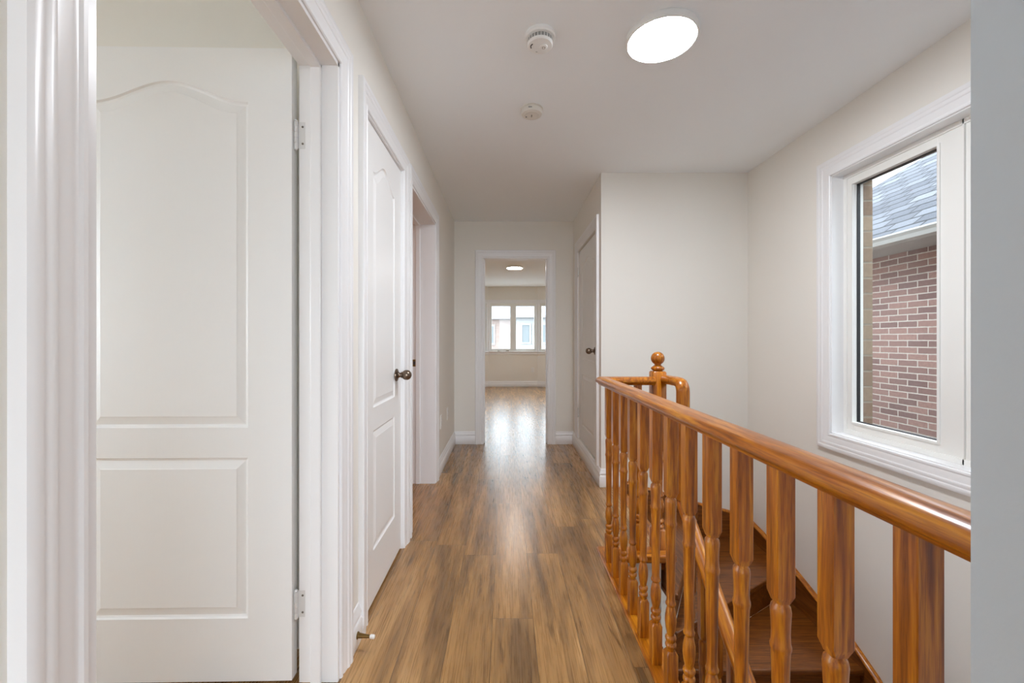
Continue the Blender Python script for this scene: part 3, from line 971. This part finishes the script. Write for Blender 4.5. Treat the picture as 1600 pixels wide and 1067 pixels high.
def disc_light(x, y, r, label, mat=M_LAMP, t=.03, group=None):
    o = thing('ceiling_light', label, 'light', (x, y, HC), group)
    m_ = axis_mx((x, y, HC), (0, 0, -1))
    bm = bmesh.new()
    lathe(bm, [(r + .006, 0), (r + .009, .004), (r + .010, t - .006), (r + .007, t), (r + .001, t + .001), (r - .004, t - .006), (r - .004, t - .010)], m_, 64)
    obj('rim', bm, M_PLASTIC, o, smooth=40)
    bm = bmesh.new()
    lathe(bm, [(r - .003, t - .006), (r - .006, t - .001), (r * .85, t + .001), (r * .5, t + .003), (.002, t + .004)], m_, 64)
    obj('diffuser', bm, mat, o, smooth=60)


disc_light(.663, 1.795, .138, 'large round flat glowing ceiling light above the stairs')
disc_light(.160, 7.50, .140, 'round glowing ceiling light in the far bedroom seen through the doorway', mat=M_BEDLAMP)
disc_light(.885, 7.50, .140, 'round glowing ceiling light cut off by the right jamb of the far doorway', mat=M_BEDLAMP)
disc_light(-2.6, -.2, .16, 'added cool fill light, out of view in the side room behind the open door', mat=M_COOLFILL)  # unseen disc added to brighten the side room with cool light
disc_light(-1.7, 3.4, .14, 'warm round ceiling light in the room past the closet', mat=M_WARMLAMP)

sa = thing('smoke_alarm', 'white two-tier smoke alarm on the ceiling next to the round light', 'smoke alarm', (.147, 1.80, HC))
m_ = axis_mx((.147, 1.80, HC), (0, 0, -1))
bm = bmesh.new(); lathe(bm, [(.064, 0), (.066, .004), (.066, .014), (.062, .019), (.052, .021)], m_, 48)
obj('mounting_base', bm, M_PLASTIC, sa, smooth=35)
bm = bmesh.new(); lathe(bm, [(.050, .020), (.0525, .023), (.0525, .036), (.050, .038)], m_, 48)
obj('vent_band', bm, M_GRILLE, sa, smooth=35)
bm = bmesh.new()
for i in range(24):
    a = 2 * PI * i / 24
    mm = m_ @ Matrix.Rotation(a, 4, 'Z')
    box(bm, .0505, .0535, -.0012, .0012, .022, .037, mx=mm)
obj('vent_fin', bm, M_PLASTIC, sa)
bm = bmesh.new(); lathe(bm, [(.051, .036), (.0545, .038), (.0545, .044), (.050, .049), (.030, .052), (.002, .053)], m_, 48)
obj('cover', bm, M_PLASTIC, sa, smooth=35)
bm = bmesh.new(); lathe(bm, [(.016, .0515), (.0165, .055), (.014, .0565), (.002, .057)], axis_mx((.162, 1.797, HC), (0, 0, -1)), 32)
btn = obj('test_button', bm, M_PLASTIC, sa, smooth=35)
bm = bmesh.new()
for i in range(6):
    a = PI / 6 * 2 * i
    lathe(bm, [(.0016, .0565), (.0016, .0578)], axis_mx((.162 + .006 * math.cos(a), 1.797 + .006 * math.sin(a), HC), (0, 0, -1)), 8)
obj('sounder_hole', bm, M_DARK, btn)
bm = bmesh.new()
for i in range(9):   # curved slot
    a = math.radians(150 + i * 10)
    box(bm, .125 + .0 + .018 * math.cos(a) - .0018, .125 + .018 * math.cos(a) + .0018, 1.797 - .018 * math.sin(a) * -1 - .0018, 1.797 + .018 * math.sin(a) + .0018, HC - .0525, HC - .0495)
obj('slot', bm, M_DARK, sa)
bm = bmesh.new(); box(bm, .131, .141, 1.825, 1.831, HC - .0518, HC - .048)
obj('indicator_window', bm, M_DARK, sa)

sb = thing('smoke_alarm', 'small cream plastic smoke alarm further along the hallway ceiling', 'smoke alarm', (.147, 2.375, HC))
m_ = axis_mx((.147, 2.375, HC), (0, 0, -1))
bm = bmesh.new(); lathe(bm, [(.060, 0), (.062, .003), (.062, .007), (.059, .009)], m_, 48)
obj('mounting_base', bm, M_OLDPLASTIC, sb, smooth=35)
bm = bmesh.new(); lathe(bm, [(.057, .006), (.060, .012), (.060, .026), (.056, .034), (.044, .037), (.040, .038), (.036, .036), (.002, .036)], m_, 48)
obj('cover', bm, M_OLDPLASTIC, sb, smooth=35)
for dx, dy, r in ((-.030, .018, .004), (.0, .0, .003), (.0, .014, .003)):
    bm = bmesh.new(); lathe(bm, [(r, .033), (r, .0375)], axis_mx((.147 + dx, 2.375 + dy, HC), (0, 0, -1)), 12)
    obj('vent_hole', bm, M_DARK, sb)
bm = bmesh.new(); box(bm, .125, .145, 2.3145, 2.3165, HC - .024, HC - .018)
obj('name_plate', bm, M_GRILLE, sb)

# ---------------------------------------------------------------- wall plates, door stop


def outlet(p, n, label):
    o = thing('wall_outlet', label, 'outlet', p)
    ux = Vector((-n[1], n[0], 0)); m_ = Matrix((( ux.x, n[0], 0, p[0]), (ux.y, n[1], 0, p[1]), (0, 0, 1, p[2]), (0, 0, 0, 1)))
    bm = bmesh.new(); box(bm, -.036, .036, 0, .005, -.058, .058, bev=.002, mx=m_)
    obj('cover_plate', bm, M_PLASTIC, o)
    for dz in (-.021, .021):
        bm = bmesh.new(); box(bm, -.016, .016, .004, .0068, dz - .014, dz + .014, bev=.002, mx=m_)
        s = obj('socket', bm, M_PLASTIC, o)
        bm = bmesh.new(); box(bm, -.007, -.005, .0062, .0072, dz - .002, dz + .006, mx=m_); box(bm, .005, .007, .0062, .0072, dz - .002, dz + .006, mx=m_)
        obj('slot', bm, M_DARK, s)


outlet((XL, 3.67, .43), (1, 0), 'white wall outlet low on the left wall, nearer of the two')
outlet((XL, 4.08, .43), (1, 0), 'white wall outlet low on the left wall, closer to the end wall')
outlet((.66, YW, .41), (0, -1), 'white wall outlet below the bay window of the far bedroom')

ds = thing('door_stop', 'small brass door stop with white rubber tip on the left baseboard', 'door stop', (XL + .016, 1.56, .050))
m_ = axis_mx((XL + .015, 1.56, .050), (1, -.12, 0))
bm = bmesh.new(); lathe(bm, [(.013, 0), (.013, .003), (.0095, .006), (.007, .03), (.0048, .052)], m_, 20)
obj('stem', bm, M_BRASS, ds, smooth=40)
bm = bmesh.new(); lathe(bm, [(.0065, .050), (.0078, .053), (.0078, .064), (.0060, .067)], m_, 20)
obj('tip', bm, M_RUBBER, ds, smooth=40)

# ---------------------------------------------------------------- outside
struct('ground', B((-60, 60, -60, 60, -3.4, -3.2)), M_GROUND, 'grey ground outside between the houses', 'ground')
NXW = 4.15
nh = thing('neighbour_house', 'red brown brick house with grey shingle roof outside the stair window', 'house', (NXW + 3, 3, -3.2))
bm = B((NXW, NXW + 6, -4, 7.5, -3.2, 2.08))
obj('brick_wall', bm, M_BRICK, nh)
bm = B((3.76, NXW + .01, -4.4, 7.9, 2.056, 2.075))
obj('soffit', bm, M_SOFFIT, nh)
GU = [(3.76, 2.06), (3.70, 2.075), (3.685, 2.11), (3.665, 2.135), (3.665, 2.15), (3.70, 2.15), (3.70, 2.145), (3.76, 2.145)]
bm = bmesh.new(); prism(bm, GU, -4.4, 7.92, 'xz')
obj('gutter', bm, M_ALU, nh)
bm = bmesh.new()
R0, RY1, RY0, RH, RM = 3.72, 7.9, -4.4, 3.6, .75
a = [bm.verts.new(p) for p in ((R0, RY0, 2.12), (R0 + 2 * RH, RY0, 2.12), (R0 + 2 * RH, RY1, 2.12), (R0, RY1, 2.12))]
t_ = [bm.verts.new(p) for p in ((R0 + RH, RY0 + RH, 2.12 + RM * RH), (R0 + RH, RY1 - RH, 2.12 + RM * RH))]
bm.faces.new((a[0], t_[0], t_[1], a[3])); bm.faces.new((a[1], a[2], t_[1], t_[0])); bm.faces.new((a[0], a[1], t_[0])); bm.faces.new((a[2], a[3], t_[1])); bm.faces.new(a)
obj('roof', bm, M_SHINGLE, nh)


def far_window(parent, x0, x1, z0, z1, y):
    bm = bmesh.new()
    t = .09
    box(bm, x0 - t, x0, y - .06, y + .05, z0 - t, z1 + t); box(bm, x1, x1 + t, y - .06, y + .05, z0 - t, z1 + t)
    box(bm, x0, x1, y - .06, y + .05, z0 - t, z0); box(bm, x0, x1, y - .06, y + .05, z1, z1 + t)
    f = obj('window_frame', bm, M_SIDING, parent)
    obj('window_glass', B((x0, x1, y - .02, y + .02, z0, z1)), M_CURTAIN, f)


YH = 25.0
h1 = thing('street_house', 'pale brick house across the street seen through the left bay pane', 'house', (-3, YH, -3.2))
obj('brick_wall', B((-7, .35, YH, YH + 6, -3.2, 2.4)), M_PALEBRICK, h1)
far_window(h1, -1.15, -.72, .95, 1.95, YH - .01)
far_window(h1, -3.3, -2.6, .9, 2.0, YH - .01)
bm = B((-7.3, .45, YH - .35, YH + 6.3, 2.36, 2.52))
obj('eave', bm, M_FAREAVE, h1)
bm = bmesh.new(); prism(bm, [(YH - .3, 2.5), (YH + 3, 4.3), (YH + 6.3, 2.5)], -7.2, .45, 'yz')
obj('roof', bm, M_FARROOF, h1)
h2 = thing('street_house', 'white sided house front across the street in the right bay panes', 'house', (3, YH, -3.2))
obj('siding_wall', B((.45, 7, YH - .6, YH + 6, -3.2, 2.45)), M_SIDING, h2)
far_window(h2, .95, 1.38, 1.0, 2.0, YH - .61)
far_window(h2, 1.62, 1.9, 1.0, 2.0, YH - .61)
far_window(h2, 2.15, 2.6, 1.0, 2.0, YH - .61)
obj('eave', B((.46, 7.2, YH - .95, YH + 6.3, 2.42, 2.58)), M_FAREAVE, h2)
bm = bmesh.new(); prism(bm, [(YH - .9, 2.56), (YH + 3, 4.6), (YH + 6.3, 2.56)], .46, 7.1, 'yz')
obj('roof', bm, M_FARROOF, h2)
